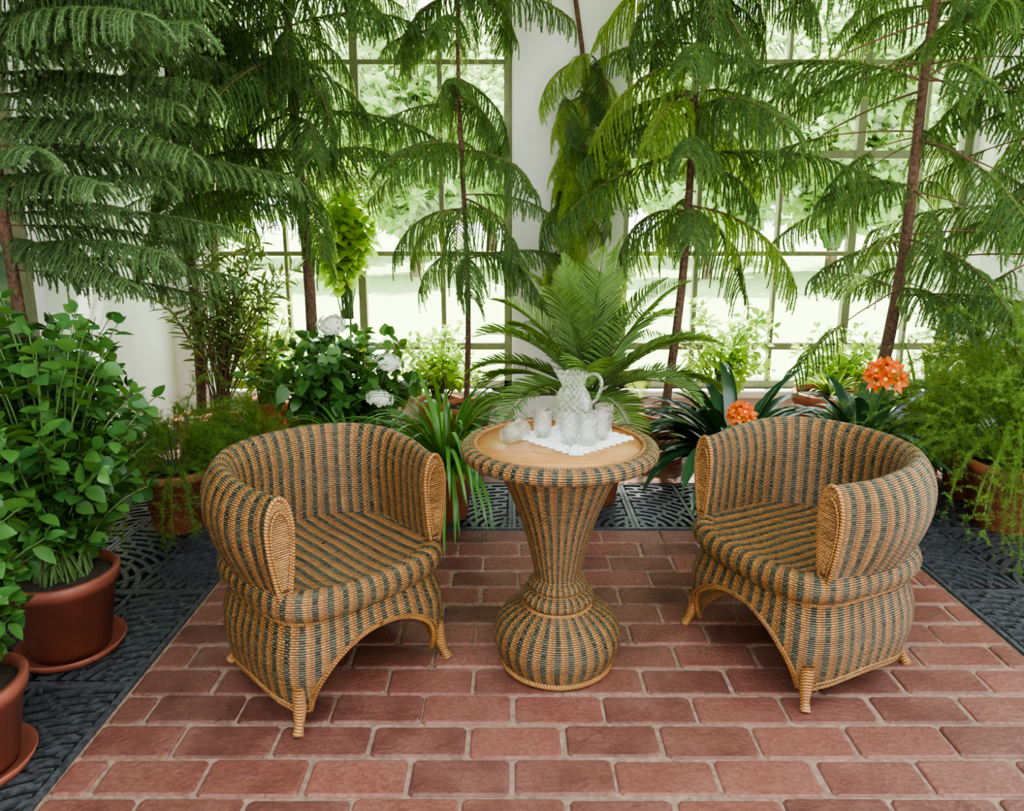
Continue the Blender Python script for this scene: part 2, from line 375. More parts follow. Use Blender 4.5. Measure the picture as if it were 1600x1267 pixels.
# ---------------------------------------------------------------- chair
def chair_mesh():
    mb=MB()
    a=.245; n1=26; n2=70; yb=.030; bd=.215; yf=-.178
    pts=[(-a,y) for y in np.linspace(yf,yb,n1,endpoint=False)]
    pts+=[(-a*math.copysign(abs(math.cos(t))**.92,math.cos(t)),yb+bd*math.sin(t)**.92) for t in np.linspace(0,PI-1e-6,n2)]
    pts+=[(a,y) for y in np.linspace(yb,yf,n1+1)[1:]]
    pts=np.array(pts)
    d=np.concatenate([[0],np.cumsum(np.linalg.norm(np.diff(pts,axis=0),axis=1))]); L=np.linspace(0,d[-1],130)
    pts=np.stack([np.interp(L,d,pts[:,0]),np.interp(L,d,pts[:,1])],1)
    T=np.gradient(pts,axis=0);T/=np.linalg.norm(T,axis=1)[:,None]
    N=np.stack([-T[:,1],T[:,0]],1)
    if np.dot(N[0],(-1,0))<0: N=-N
    Ls=L-L[-1]/2
    fr=np.clip((pts[:,1]-yf)/.40,0,1); fr=fr*fr*(3-2*fr)
    top=.655+.032*fr
    K=26
    q_=np.clip((pts[:,1]-yf)/.16,0,1); q_=q_*q_*(3-2*q_)
    wmv=.036+.008*q_
    def w(tau): 
        if tau>.68: return math.sqrt(max(0,1-((tau-.68)/.32)**2))
        return 1-.68*((.68-tau)/.68)**1.6
    taus=[(1-math.cos(PI*k/K))/2*1.0 for k in range(K+1)]
    sec=[( w(t_),t_) for t_ in taus]+[(-w(t_),t_) for t_ in taus[::-1][1:]]
    sec=np.array(sec)
    z0=.368
    P=np.zeros((len(pts),len(sec),3))
    for j,(wn,tau) in enumerate(sec):
        lean=(.016+.022*math.sin(tau*PI*.6))*(.2+.8*q_)
        belly=(.016 if wn>0 else 0)*math.sin(PI*min(1,tau*1.05))
        off=wn*wmv+lean+belly*(.1+.9*q_)
        P[:,j,0]=pts[:,0]+N[:,0]*off; P[:,j,1]=pts[:,1]+N[:,1]*off; P[:,j,2]=z0+(top-z0)*tau
    q=P[len(pts)//2]; Lv=np.concatenate([[0],np.cumsum(np.linalg.norm(np.diff(q,axis=0),axis=1))])
    uv=np.stack(np.broadcast_arrays(Ls[:,None],Lv[None,:]),-1)
    mb.grid(P,0,uv)
    for idx in (0,len(pts)-1):
        ring=P[idx]; cen=ring.mean(0); rings=[]
        for s_ in (1,.9,.78,.4,.02):
            r=cen+(ring-cen)*s_; r=r.copy(); r[:,1]-=.0 if s_>.95 else (.008 if s_>.85 else .003)
            rings.append(r)
        R=np.array(rings); mb.grid(R,1,R[:,:,[0,2]],closev=True)
        mb.tube(ring[1:-1]+np.array([0,-.004,0]),.0060,8,2,closed=True)
        mb.tube((cen+(ring[1:-1]-cen)*.76)+np.array([0,-.008,0]),.0032,6,2,closed=True)
    NT_=160
    th=np.linspace(-PI/2,3*PI/2,NT_+1)
    def plan(off):
        c,s_=np.cos(th),np.sin(th)
        ex=np.where(s_<0,2/5.0,2/2.6)
        x=(.260+off)*np.sign(c)*np.abs(c)**ex
        y=.040+np.where(s_<0,(.252+off),(.254+off))*np.sign(s_)*np.abs(s_)**ex
        y=np.where(s_<0,y-.018*(1-(x/.3)**2)*np.clip(-s_*1.5,0,1),y)
        return np.stack([x,y],1)
    def ring(off,z):
        p=plan(off); d=np.concatenate([[0],np.cumsum(np.linalg.norm(np.diff(p,axis=0),axis=1))])
        L=np.linspace(0,d[-1],NT_+1)
        return np.stack([np.interp(L,d,p[:,0]),np.interp(L,d,p[:,1]),np.full(NT_+1,z)],1)
    base=ring(0,0); Lp=np.concatenate([[0],np.cumsum(np.linalg.norm(np.diff(base,axis=0),axis=1))]);
    prof=smooth_prof([(-.02,.390),(.0,.392),(.020,.386),(.031,.364),(.031,.340),(.020,.318),(.004,.306)],4)
    R=np.array([ring(o,z) for o,z in prof]); Lv=np.concatenate([[0],np.cumsum(np.linalg.norm(np.diff(prof,axis=0),axis=1))])
    def droop(R):
        fx=np.clip((-R[...,1]-.05)/.15,0,1)*np.clip(1-(R[...,0]/.24)**2,0,1); R[...,2]-=.012*fx; return R
    uv=np.stack(np.broadcast_arrays(Lp[None,:],Lv[:,None]),-1)
    mb.grid(droop(R),0,uv)
    outer=ring(-.02,.390); cen=np.array([0,.05,.378]); RS=[]
    for s_ in np.linspace(1,.02,14):
        q=cen+(outer-cen)*s_; q[:,2]=.378+.012*s_**4; RS.append(q)
    RS=droop(np.array(RS)); mb.grid(RS,0,RS[:,:,[0,1]])
    def offz(z): return np.interp(z,[.0,.05,.10,.16,.22,.27,.306],[.0,.004,.018,.028,.026,.012,.002])
    b0=ring(.02,0)
    zl=np.full(NT_+1,.052)
    fx=b0[:,0]
    A=np.clip(1-np.abs(fx/.222)**2.3,0,1)**.62
    zl=np.where(b0[:,1]<-.12,.045+.190*A,zl)
    A2=np.clip(1-np.abs(fx/.18)**2,0,1)**.6
    zl=np.where(b0[:,1]>.20,.045+.13*A2,zl)
    side=np.abs(b0[:,0])>.22; zl=np.where(side&(b0[:,1]>-.18)&(b0[:,1]<.2),.048+.022*np.clip(1-((b0[:,1]-.0)/.19)**2,0,1),zl)
    J=26; RK=[];UVK=[]
    r0=ring(0,0); r1=ring(.03,0)
    for j in range(J+1):
        z=.306+(zl-.306)*j/J
        row=np.zeros((NT_+1,3))
        f=(offz(z)/.03)[:,None]
        row[:,:2]=r0[:,:2]*(1-f)+r1[:,:2]*f; row[:,2]=z
        RK.append(row); UVK.append(np.stack([Lp,.306-z],1))
    RK=np.array(RK); UVK=np.array(UVK)
    mb.grid(RK,0,UVK)
    inn=RK.copy(); c2=np.array([0,.05,0]); inn[:,:,:2]=c2[:2]+(inn[:,:,:2]-c2[:2])*.965
    mb.grid(inn[::-1],1,UVK[::-1])
    mb.tube(RK[-1][:-1]*np.array([.985,.985,1]),.0075,7,2,closed=True)
    mb.tube(RK[-3][:-1]*np.array([1.008,1.008,1]),.0035,6,2,closed=True)
    mb.tube(ring(.004,.304)[:-1],.006,7,2,closed=True)
    for sx in (-1,1):
        for (x,y,dx,dy) in ((.236,-.197,.022,-.022),(.20,.212,.03,.03)):
            p=[(sx*x,y,.13),(sx*(x+.004),y+dy*.3,.07),(sx*(x+dx*.5),y+dy*.6,.035),(sx*(x+dx),y+dy,.002)]
            mb.tube(smooth_prof(p,4),np.interp(np.linspace(0,1,13),[0,.5,.8,1],[.02,.017,.012,.016]),10,2)
    return mb.mesh('wicker_armchair',[M_wick,M_tan,M_braid])
cm=chair_mesh()
mk_obj('wicker_armchair',cm,None,(-.540,2.055,.0),(0,0,math.radians(45)))
mk_obj('wicker_armchair.001',cm,None,(.900,2.145,.0),(0,0,math.radians(-64)))

# ---------------------------------------------------------------- table
TX,TY=.139,2.08
tb=empty('wicker_table',(TX,TY,0))
mb=MB(); U=.038*30
prof=smooth_prof([(.168,.012),(.172,.02),(.190,.06),(.195,.10),(.178,.145),(.145,.175),(.105,.196)],6)
mb.lathe(prof,96,0,U)
mb.lathe(smooth_prof([(.085,.198),(.106,.205),(.112,.222),(.100,.238),(.082,.244)],5),96,0,U)
mb.lathe(smooth_prof([(.074,.240),(.086,.248),(.090,.260),(.080,.274),(.068,.280)],5),96,0,U)
mb.lathe(smooth_prof([(.072,.272),(.070,.29),(.078,.33),(.100,.42),(.130,.51),(.168,.60),(.196,.655)],6),96,0,U)
mb.lathe([(.196,.655),(.25,.662)],96,0,U)
mb.lathe(smooth_prof([(.245,.700),(.256,.706),(.272,.706),(.286,.698),(.291,.685),(.286,.670),(.270,.662),(.245,.662)],5),128,0,.038*48)
c=np.linspace(0,2*PI,72,endpoint=False)
for r_,z_,t_ in ((.170,.011,.009),(.104,.197,.006),(.079,.243,.006),(.247,.702,.006)):
    mb.tube(np.stack([r_*np.cos(c),r_*np.sin(c),np.full(72,z_)],1),t_,8,2,closed=True)
mk_obj('wicker_body',mb.mesh('table_body',[M_wick,M_tan,M_braid]),tb)
mb=MB(); mb.lathe([(.0005,.700),(.1,.700),(.248,.700),(.248,.68),(.0005,.68)],72,0); mk_obj('wooden_top',mb.mesh('table_top',[M_wood]),tb)

mb=MB(); out=[]; n=9; s_=.124; am=.012
corn=[(-s_,-s_),(s_,-s_),(s_,s_),(-s_,s_)]
for i in range(4):
    p0=np.array(corn[i]);p1=np.array(corn[(i+1)%4]); d=(p1-p0)/np.linalg.norm(p1-p0); nn=np.array([d[1],-d[0]])
    for k in range(n*6): 
        t_=k/(n*6); out.append(p0+(p1-p0)*t_+nn*am*abs(math.sin(PI*t_*n)))
out=np.array(out); Rr=[]
for f in (1,.8,.5,.02): Rr.append(np.concatenate([out*f,np.full((len(out),1),.0)],1))
Rr=np.array(Rr); Rr[0,:,2]=-.0005
mb.grid(Rr,0,Rr[:,:,:2],closev=True)
mk_obj('lace_doily',mb.mesh('lace_doily',[M_lace]),None,(.188,2.13,.7025),(0,0,math.radians(42)))

def tumbler(name,loc,rot=(0,0,0)):
    mb=MB()
    prof=[(.0005,0),(.022,0),(.025,.003),(.0275,.04),(.030,.082),(.0292,.0835),(.028,.082),(.0255,.04),(.022,.012),(.0005,.010)]
    mb.lathe(prof,32,0,.16)
    return mk_obj(name,mb.mesh(name,[M_glass]),None,loc,rot)
zt=.7035
tumbler('crystal_tumbler',(.092,2.135,zt)); tumbler('crystal_tumbler.001',(.262,2.11,zt)); tumbler('crystal_tumbler.002',(.168,2.07,zt)); tumbler('crystal_tumbler.003',(.283,2.19,zt))
tumbler('crystal_tumbler.005',(.222,2.055,zt))
tumbler('crystal_tumbler.004',(-.02,2.05,.702+.026),(math.radians(84.5),0,math.radians(140)))
mb=MB()
prof=smooth_prof([(.0005,0),(.040,0),(.046,.006),(.058,.04),(.062,.075),(.050,.115),(.036,.14),(.036,.155),(.044,.185)],5).tolist()
inn=[(r-.0035 if r>.01 else r, z) for r,z in prof[::-1]]
inn=[(r,max(z,.008)) for r,z in inn]
full=np.array(prof+inn)
k=48; a=np.linspace(0,2*PI,k+1)
P=np.stack([full[:,0][:,None]*np.cos(a),full[:,0][:,None]*np.sin(a),np.repeat(full[:,1][:,None],k+1,1)],-1)
sp=np.clip(-np.cos(a),0,1)**6; hf=np.clip((full[:,1]-.14)/.045,0,1)
P[:,:,0]-=(hf[:,None]*sp[None]*.022); P[:,:,2]+=hf[:,None]*sp[None]*.012
uvv=np.stack(np.broadcast_arrays((a/(2*PI)*.3)[None],full[:,1][:,None]),-1)
mb.grid(P[:, ::-1],0,uvv[:, ::-1])
mb.tube(smooth_prof([(.040,0,.172),(.062,0,.182),(.082,0,.165),(.084,0,.135),(.072,0,.105),(.056,0,.088)],6),.0055,10,0)
mk_obj('crystal_pitcher',mb.mesh('crystal_pitcher',[M_glass]),None,(.188,2.195,zt),(0,0,math.radians(-8)))

# ---------------------------------------------------------------- foliage generators
def leaf_template(shape='ovate',n=6,fold=.25,curl=.25):
    t=np.linspace(0,1,n)
    if shape=='ovate': w=np.sin(PI*t**.75)**.85*.5
    elif shape=='lance': w=np.sin(PI*t)**.8*.5
    elif shape=='round': w=np.sin(PI*t**.6)**.6*.5
    w[0]=.02; w[-1]=.0
    V=np.zeros((n,3,3)); V[:,:,0]=t[:,None]
    V[:,0,1]=-w;V[:,2,1]=w; V[:,0,2]=fold*w; V[:,2,2]=fold*w
    V[:,:,2]-=curl*(t**2)[:,None]
    I,J=np.meshgrid(np.arange(n-1),np.arange(2),indexing='ij')
    f=np.stack([I*3+J,(I+1)*3+J,(I+1)*3+J+1,I*3+J+1],-1).reshape(-1,4)
    return V.reshape(-1,3),f
def norm(a): return a/(np.linalg.norm(a,axis=-1,keepdims=True)+1e-9)
def add_leaves(mb,pos,dirs,up,ln,wd,tpl,mat=0):
    pos=np.asarray(pos,float);dirs=norm(np.asarray(dirs,float));up=np.asarray(up,float)
    side=norm(np.cross(up,dirs)); nn=np.cross(dirs,side)
    V,f=tpl; N=len(pos); ln=np.broadcast_to(ln,(N,));wd=np.broadcast_to(wd,(N,))
    P=pos[:,None]+dirs[:,None]*(V[None,:,0,None]*ln[:,None,None])+side[:,None]*(V[None,:,1,None]*wd[:,None,None])+nn[:,None]*(V[None,:,2,None]*ln[:,None,None]*.6)
    F=(f[None]+(np.arange(N)*len(V))[:,None,None]).reshape(-1,f.shape[1])
    mb.addnp(P.reshape(-1,3),F,mat)
OV=leaf_template('ovate'); LA=leaf_template('lance',5,.2,.15); RO=leaf_template('round',5,.15,.2); OV4=leaf_template('ovate',4)

def shrub(name,center,rx,ry,z0,z1,nst,npl,ll,lw,mats,tpl=OV,base=(0,0,0),rb=.03,stemr=.005,droop=.25,seed=1,pair=True,lowfrac=.15,ts=.38):
    r=np.random.default_rng(seed); mb=MB(); pos=[];dr=[];up=[];ls=[]
    cz=(z0+z1)/2; hz=(z1-z0)/2
    for i in range(nst):
        d=norm(r.normal(size=3)); rad=r.uniform(.35,1)**.6
        e=np.array([center[0]+d[0]*rx*rad,center[1]+d[1]*ry*rad,cz+(d[2] if d[2]>-1+lowfrac else 0)*hz*rad])
        a=r.uniform(0,2*PI); b=np.array(base)+np.array([math.cos(a),math.sin(a),0])*rb*r.random()
        m=b*.45+e*.55; m[:2]=b[:2]*.65+e[:2]*.35; m[2]=max(m[2],b[2]*.3+e[2]*.7)+.1*hz
        tt=np.linspace(0,1,9)[:,None]
        pts=b*(1-tt)**2+2*m*tt*(1-tt)+e*tt**2
        mb.tube(pts,np.linspace(stemr,stemr*.35,9),5,1,cap=False)
        ph=r.uniform(0,PI)
        for j in range(npl):
            t_=ts+(1-ts)*(j+r.random()*.5)/npl; t_=min(t_,1)
            p=b*(1-t_)**2+2*m*t_*(1-t_)+e*t_**2
            tg=norm(2*(m-b)*(1-t_)+2*(e-m)*t_)
            sd=norm(np.cross(tg,[.3,.2,1])); s2=np.cross(tg,sd)
            az=ph+j*PI/2
            for q in ((0,PI) if pair else (0,)):
                o=sd*math.cos(az+q)+s2*math.sin(az+q)
                dd=norm(o*.9+tg*.45+np.array([0,0,-droop])+r.normal(size=3)*.25)
                pos.append(p+dd*ll*.12);dr.append(dd);up.append(norm(np.array([0,0,1])+r.normal(size=3)*.35+o*.3));ls.append(r.uniform(.65,1.15))
        for q in range(3):
            dd=norm(tg+r.normal(size=3)*.6); pos.append(e);dr.append(dd);up.append(norm(np.array([0,0,1])+r.normal(size=3)*.4));ls.append(r.uniform(.5,.8))
    ls=np.array(ls); add_leaves(mb,pos,dr,up,ls*ll,ls*lw,tpl,0)
    return mb.mesh(name,mats)

def pot_mesh(name,rt,rb,h,mat,saucer=False):
    mb=MB()
    rim=h*.16
    zb=.012 if saucer else .0
    pr=[(.0005,zb),(rb,zb),(rb+(rt-rb)*.8,h-rim),(rt,h-rim),(rt*1.03,h-rim*.5),(rt*1.03,h-.004),(rt,h),(rt-.014,h),(rt-.018,h-.03)]
    mb.lathe(pr,40,0)
    mb.lathe([(rt-.016,h-.025),(rt*.5,h-.018),(.0005,h-.015)],40,1)
    if saucer: mb.lathe([(.0005,.003),(rb*1.28,.003),(rb*1.42,.03),(rb*1.38,.032),(rb*1.25,.010),(.0005,.010)],40,0)
    return mb.mesh(name,[mat,M_soil])

def potted(name,x,y,rt,h,mat=M_terra,saucer=False,z=0.006):
    e=empty(name,(x,y,z)); mk_obj('pot',pot_mesh(name+'_pot',rt,rt*.72,h,mat,saucer),e); return e

# --- left bushes
e=potted('potted_hydrangea',-1.40,2.12,.155,.27,M_terra2,True)
mk_obj('foliage',shrub('hyd_a',(-.14,.12),.44,.44,.29,1.14,150,9,.066,.050,[M_hyd,M_stem],OV,(0,0,.25),.08,seed=3,ts=.16),e)
e=potted('potted_hydrangea.001',-1.34,1.59,.140,.24,M_terra2,True)
mk_obj('foliage',shrub('hyd_b',(-.0,.0),.23,.22,.28,.82,64,7,.060,.046,[M_hyd,M_stem],OV,(0,0,.22),.08,seed=5,ts=.2),e)
e=potted('potted_leafy_shrub',-1.80,2.62,.15,.27,M_terra)
mk_obj('foliage',shrub('hyd_c',(.08,.0),.30,.34,.34,1.02,70,7,.07,.05,[M_hydd,M_stem],OV,(0,0,.26),.08,seed=9),e)
e=potted('potted_oleander',-1.55,3.80,.15,.30,M_terra)
mk_obj('foliage',shrub('ole',(.10,-.05),.44,.28,.55,1.40,44,13,.085,.018,[M_oliv,M_twig],LA,(0,0,.28),.05,droop=.0,seed=11),e)
e=potted('potted_white_hydrangea',-.82,3.62,.15,.26,M_terra)
mk_obj('foliage',shrub('hyd_w',(-.02,-.05),.50,.36,.34,.82,90,6,.085,.06,[M_hyd,M_stem],OV,(0,0,.25),.08,seed=13),e)
def flower_head(name,n=90,R=.06,seed=1):
    r=np.random.default_rng(seed); mb=MB(); pos=[];dr=[];up=[]
    for i in range(n):
        z=1-1.6*(i+.5)/n; a=i*2.39996; q=math.sqrt(max(0,1-z*z)); d=np.array([q*math.cos(a),q*math.sin(a),z*.7])*r.uniform(.75,1.15)
        nn=norm(d); s1=norm(np.cross(nn,[.31,.2,.93])); s2=np.cross(nn,s1); ph=r.uniform(0,PI)
        for k in range(4):
            o=s1*math.cos(ph+k*PI/2)+s2*math.sin(ph+k*PI/2)
            pos.append(d*R);dr.append(o+nn*.25);up.append(nn)
    add_leaves(mb,pos,dr,up,.014,.015,RO,0)
    return mb.mesh(name,[M_white])
fh=flower_head('hydrangea_head')
mb=MB()
heads=[(-.05,-.10,.84,1.1),(.22,-.12,.66,1.05),(.20,-.28,.52,1.0)]
for i,(x,y,z,s_) in enumerate(heads):
    mk_obj('flower_head_%d'%i,fh,e,(x,y,z),(random.random()*.4,0,i),(s_,s_,s_*.85))
    mb.tube(smooth_prof([(0,0,.25),(x*.5,y*.5,z*.6),(x,y,z)],5),.004,6,0)
mk_obj('flower_stems',mb.mesh('flower_stems',[M_stem]),e)

# --- strap plants
def straps(name,n,L,w,droop,mats,seed=1,h0=.0,spread=1.0,elr=(.55,1.35)):
    r=np.random.default_rng(seed); mb=MB(); m=14
    for i in range(n):
        az=r.uniform(0,2*PI); l=L*r.uniform(.65,1.1); el=r.uniform(*elr)
        d=np.array([math.cos(az)*math.cos(el)*spread,math.sin(az)*math.cos(el)*spread,math.sin(el)]); d=norm(d)
        p=np.array([math.cos(az)*.02,math.sin(az)*.02,h0]); side=np.array([-math.sin(az),math.cos(az),0]); P=np.zeros((m,3,3))
        dr_=droop*r.uniform(.7,1.3); sway=r.normal()*.15
        for k in range(m):
            t_=k/(m-1); ww=w*min(1,(t_*6+.5))*(1-t_**4)**.7*.5
            up=np.cross(d,side)
            P[k,1]=p; P[k,0]=p-side*ww-up*ww*-.3; P[k,2]=p+side*ww-up*ww*-.3
            d=norm(d+np.array([0,0,-dr_/m])*(.3+1.5*t_)+side*sway/m); p=p+d*l/(m-1)
            if p[2]<.03 and h0>.1: p[2]=.03
        mb.grid(P,0)
    return mb.mesh(name,mats)
e=potted('potted_agapanthus',-.30,3.20,.13,.24,M_terra)
mk_obj('foliage',straps('agap',190,.64,.020,2.8,[M_strap],3,.22),e)
e=potted('potted_agapanthus.001',-.72,3.22,.12,.22,M_terra)
mk_obj('foliage',straps('agap2',70,.46,.018,2.5,[M_strap],4,.2),e)
def clivia_flower(name):
    mb=MB(); pos=[];dr=[];up=[]
    for i in range(15):
        z=1-1.25*(i+.5)/15; a=i*2.39996; q=math.sqrt(max(0,1-z*z)); d=np.array([q*math.cos(a),q*math.sin(a),z]); nn=norm(d)
        s1=norm(np.cross(nn,[.31,.2,.93])); s2=np.cross(nn,s1)
        mb.tube([(0,0,-.03),tuple(d*.03)],.0025,5,1,cap=False)
        for k in range(6):
            o=s1*math.cos(k*PI/3)+s2*math.sin(k*PI/3)
            pos.append(d*.028);dr.append(nn*.8+o*.65);up.append(-o+nn*.4)
        mb.tube([tuple(d*.028),tuple(d*.05)],[.003,.007],6,2)
    add_leaves(mb,pos,dr,up,.048,.024,OV,0)
    return mb.mesh(name,[M_orng,M_stem,M_yel])
cf=clivia_flower('clivia_umbel')
def clivia(name,x,y,seed,fl,L=.5,n=44,w=.066):
    e=potted(name,x,y,.15,.27,M_terra)
    mk_obj('foliage',straps(name+'_l',n,L,w,1.5,[M_cliv],seed,.25,1.2,(.5,1.3)),e)
    mb=MB()
    for i,(fx,fy,fz,s_) in enumerate(fl):
        mk_obj('flower_%d'%i,cf,e,(fx,fy,fz),(.3,0,i),(s_,s_,s_)); mb.tube(smooth_prof([(0,0,.25),(fx*.4,fy*.4,fz*.6),(fx,fy,fz-.03)],5),.007,6,0)
    if fl: mk_obj('flower_stems',mb.mesh('cs',[M_stem]),e)
clivia('potted_clivia',1.00,3.22,21,[(-.06,-.30,.55,.95)],.54,110,.062)
clivia('potted_clivia.001',1.66,3.36,22,[(.0,-.16,.65,1.4)],.44,90,.062)

# --- cycad
def frond(mb,az,el,L,droop,r,base):
    m=20; p=np.array(base,float); d=norm(np.array([math.cos(az)*math.cos(el),math.sin(az)*math.cos(el),math.sin(el)])); side=np.array([-math.sin(az),math.cos(az),0])
    pts=[];dd=[]
    for k in range(m):
        pts.append(p.copy());dd.append(d.copy()); t_=k/(m-1)
        d=norm(d+np.array([0,0,-droop/m])*(.2+1.6*t_)); p=p+d*L/(m-1)
    pts=np.array(pts);dd=np.array(dd)
    mb.tube(pts,np.linspace(.006,.0018,m),6,1)
    n=60; tt=np.linspace(.16,.99,n); pos=[];dr=[];up=[];ls=[]
    for t_ in tt:
        i=t_*(m-1); i0=min(int(i),m-2); q=pts[i0]+(pts[i0+1]-pts[i0])*(i-i0); tg=dd[i0]; u=np.cross(tg,side)
        if u[2]<0: u=-u
        l=.14*math.sin(PI*min(1,t_*.85+.12))**.6*(1 if t_<.8 else 1-.5*(t_-.8)/.2)
        for s_ in (-1,1):
            pos.append(q);dr.append(side*s_*.85+tg*(.35+.6*t_)+u*.28+r.normal(size=3)*.04);up.append(u);ls.append(l*r.uniform(.9,1.05))
    add_leaves(mb,pos,dr,up,np.array(ls)*L/.65,.0058,LA,0)
def cycad(name,L,nf,seed,base):
    r=np.random.default_rng(seed); mb=MB()
    for i in range(nf):
        az=i*2.39996; q=i/nf; el=1.45-q*1.25
        frond(mb,az,el,L*r.uniform(.85,1.08),1.0+.6*q,r,base)
    return mb.mesh(name,[M_palm,M_stem])
e=potted('potted_sago_palm',.37,3.42,.19,.34,M_terra)
mk_obj('fronds',cycad('cycad_fronds',.76,26,5,(0,0,.50)),e)
mb=MB(); mb.tube([(0,0,.30),(0,0,.4),(0,0,.52)],[.075,.085,.04],14,0); mk_obj('trunk',mb.mesh('cycad_trunk',[M_bark]),e)

# --- needles on curves
def needle_strip(mb,paths,nl,nw,spacing,per,r,mat=0,fwd=.75):
    P=[];T=[]
    for pts in paths:
        pts=np.asarray(pts); seg=np.linalg.norm(np.diff(pts,axis=0),axis=1); L=np.concatenate([[0],np.cumsum(seg)])
        n=max(2,int(L[-1]/spacing)); s=np.linspace(0,L[-1],n)
        q=np.stack([np.interp(s,L,pts[:,k]) for k in range(3)],1); tg=norm(np.gradient(q,axis=0))
        P.append(np.repeat(q,per,0));T.append(np.repeat(tg,per,0))
    P=np.concatenate(P);T=np.concatenate(T); N=len(P)
    rd=r.normal(size=(N,3)); rd-=T*(rd*T).sum(1)[:,None]; rd=norm(rd)
    D=norm(T*fwd+rd*(1-fwd*.35)); sd=norm(np.cross(D,r.normal(size=(N,3))))
    l=nl*r.uniform(.75,1.15,size=N)[:,None]
    V=np.stack([P-sd*nw,P+sd*nw,P+D*l*.6+sd*nw*.8,P+D*l],1).reshape(-1,3)
    F=(np.arange(N)*4)[:,None]+np.array([0,1,2,3])[None]
    mb.addnp(V,F,mat)
def pine_branch(name,L,nlat,ll,droop,hang,seed,start=.1,mat=None,up0=.15,nl=.016,rb=.007,sp=.005,per=4,nw=.0016):
    r=np.random.default_rng(seed); mb=MB(); m=16
    p=np.zeros(3);d=norm(np.array([1,0,up0])); pts=[];dd=[]
    for k in range(m):
        pts.append(p.copy());dd.append(d.copy()); d=norm(d+np.array([0,r.normal()*.03,-droop/m*(.4+1.2*k/m)])); p=p+d*L/(m-1)
    pts=np.array(pts);dd=np.array(dd); mb.tube(pts,np.linspace(rb,rb*.3,m),6,1,cap=False)
    paths=[]
    for i in range(nlat):
        t_=start+(1-start)*i/nlat; f=t_*(m-1); i0=min(int(f),m-2); q=pts[i0]+(pts[i0+1]-pts[i0])*(f-i0); tg=dd[i0]
        s_=1 if i%2 else -1
        l=ll*(1-.5*t_)*min(1,.45+(t_-start)*4)*r.uniform(.75,1.15)
        d2=norm(tg*.65+np.array([0,s_*.8,0])+np.array([0,0,.12+r.normal()*.12])); pp=q.copy(); path=[pp.copy()]
        for k in range(8):
            d2=norm(d2+np.array([0,0,-hang/8])+r.normal(size=3)*.03); pp=pp+d2*l/8; path.append(pp.copy())
        paths.append(path)
    tip=pts[int(m*.6):]; paths.append(tip)
    for q in paths: 
        q=np.array(q)[::2]; mb.tube(q,np.linspace(.0042,.003,len(q)),4,0,cap=False)
    needle_strip(mb,paths,nl,nw,sp,per,r)
    return mb.mesh(name,[mat or M_pine,M_twig])
BR={}
for i in range(3):
    BR['A%d'%i]=pine_branch('pine_comb_%d'%i,1.15,100,.25,.35,1.7,30+i,.10,M_pineb,.12,nl=.015)
    BR['B%d'%i]=pine_branch('pine_droop_%d'%i,.80,58,.30,.8,2.4,40+i,.10,M_pine,.25)
    BR['C%d'%i]=pine_branch('pine_hang_%d'%i,.62,44,.34,1.8,3.4,50+i,.1,M_pine,.1)
    BR['D%d'%i]=pine_branch('pine_tuft_%d'%i,.85,30,.26,.7,2.6,60+i,.5,M_pine,.1,rb=.006)
    BR['L%d'%i]=pine_branch('pine_lit_%d'%i,.62,44,.30,1.5,3.0,70+i,.1,M_pine_lit,.1)
def branch(parent,kind,px,py,z,az,pitch=0,sc=1.0):
    me=BR[kind+str(random.randrange(3))]
    L={'A':1.15,'B':.8,'C':.5,'D':.85,'L':.5}[kind]
    for _ in range(6):
        ex=px+math.cos(az)*L*sc; ey=py+math.sin(az)*L*sc
        if ey>4.55 or ex<-2.02 or ex>3.3: sc*=.82
    if sc<.4: return
    mk_obj('branch',me,parent,(px-parent.location.x,py-parent.location.y,z),(random.uniform(-.3,.3),pitch,az),(sc,sc,sc))
def pine(name,x,y,top,kinds,zs,n,sc,rad=.022,bend=(0,0),skip=0.0):
    e=potted(name,x,y,.15,.28,M_terra)
    zz=np.linspace(.25,top,14); t_=(zz-.25)/(top-.25)
    pts=np.stack([bend[0]*t_+.02*np.sin(t_*7),bend[1]*t_+.012*np.cos(t_*9),zz],1)
    mb=MB(); mb.tube(pts,np.linspace(rad,rad*.45,14),10,0)
    mk_obj('trunk',mb.mesh(name+'_trunk',[M_bark]),e)
    for z in zs:
        off=random.uniform(0,6.28); q=np.interp(z,zz,pts[:,0]),np.interp(z,zz,pts[:,1])
        for k in range(n):
            if random.random()<skip: continue
            az=off+k*2*PI/n+random.uniform(-.25,.25)
            branch(e,random.choice(kinds),x+q[0],y+q[1],z+random.uniform(-.05,.05),az,random.uniform(-.1,.45),sc*random.uniform(.7,1.15))
    return e
R_=lambda a,b,s: list(np.arange(a,b,s))
pine('norfolk_pine',-1.72,3.95,3.3,'BBC',R_(1.45,3.1,.2),6,1.05,.03)
pine('norfolk_pine.001',-1.12,4.02,3.3,'BBC',R_(1.60,2.1,.25)+R_(2.1,3.2,.21),6,.96,.034,skip=.1)
pine('norfolk_pine.002',-.27,4.20,3.1,'CBC',R_(1.15,2.1,.28)+R_(2.1,3.1,.22),6,.88,.018,skip=.2)
pine('norfolk_pine.003',.86,4.02,3.3,'BCBL',R_(1.4,2.0,.25)+R_(2.0,3.2,.2),6,1.05,.026,bend=(.18,0),skip=.12)
pine('norfolk_pine.004',1.92,3.80,3.2,'DDB',R_(1.0,2.1,.25)+R_(2.1,3.1,.2),6,1.05,.034,bend=(.18,0),skip=.15)
pine('norfolk_pine.005',2.80,3.75,3.2,'BD',R_(1.2,3.1,.2),7,1.05,.03,skip=.1)
e6=pine('norfolk_pine.006',-1.93,2.85,3.2,'A',[],0,1.0,.026)
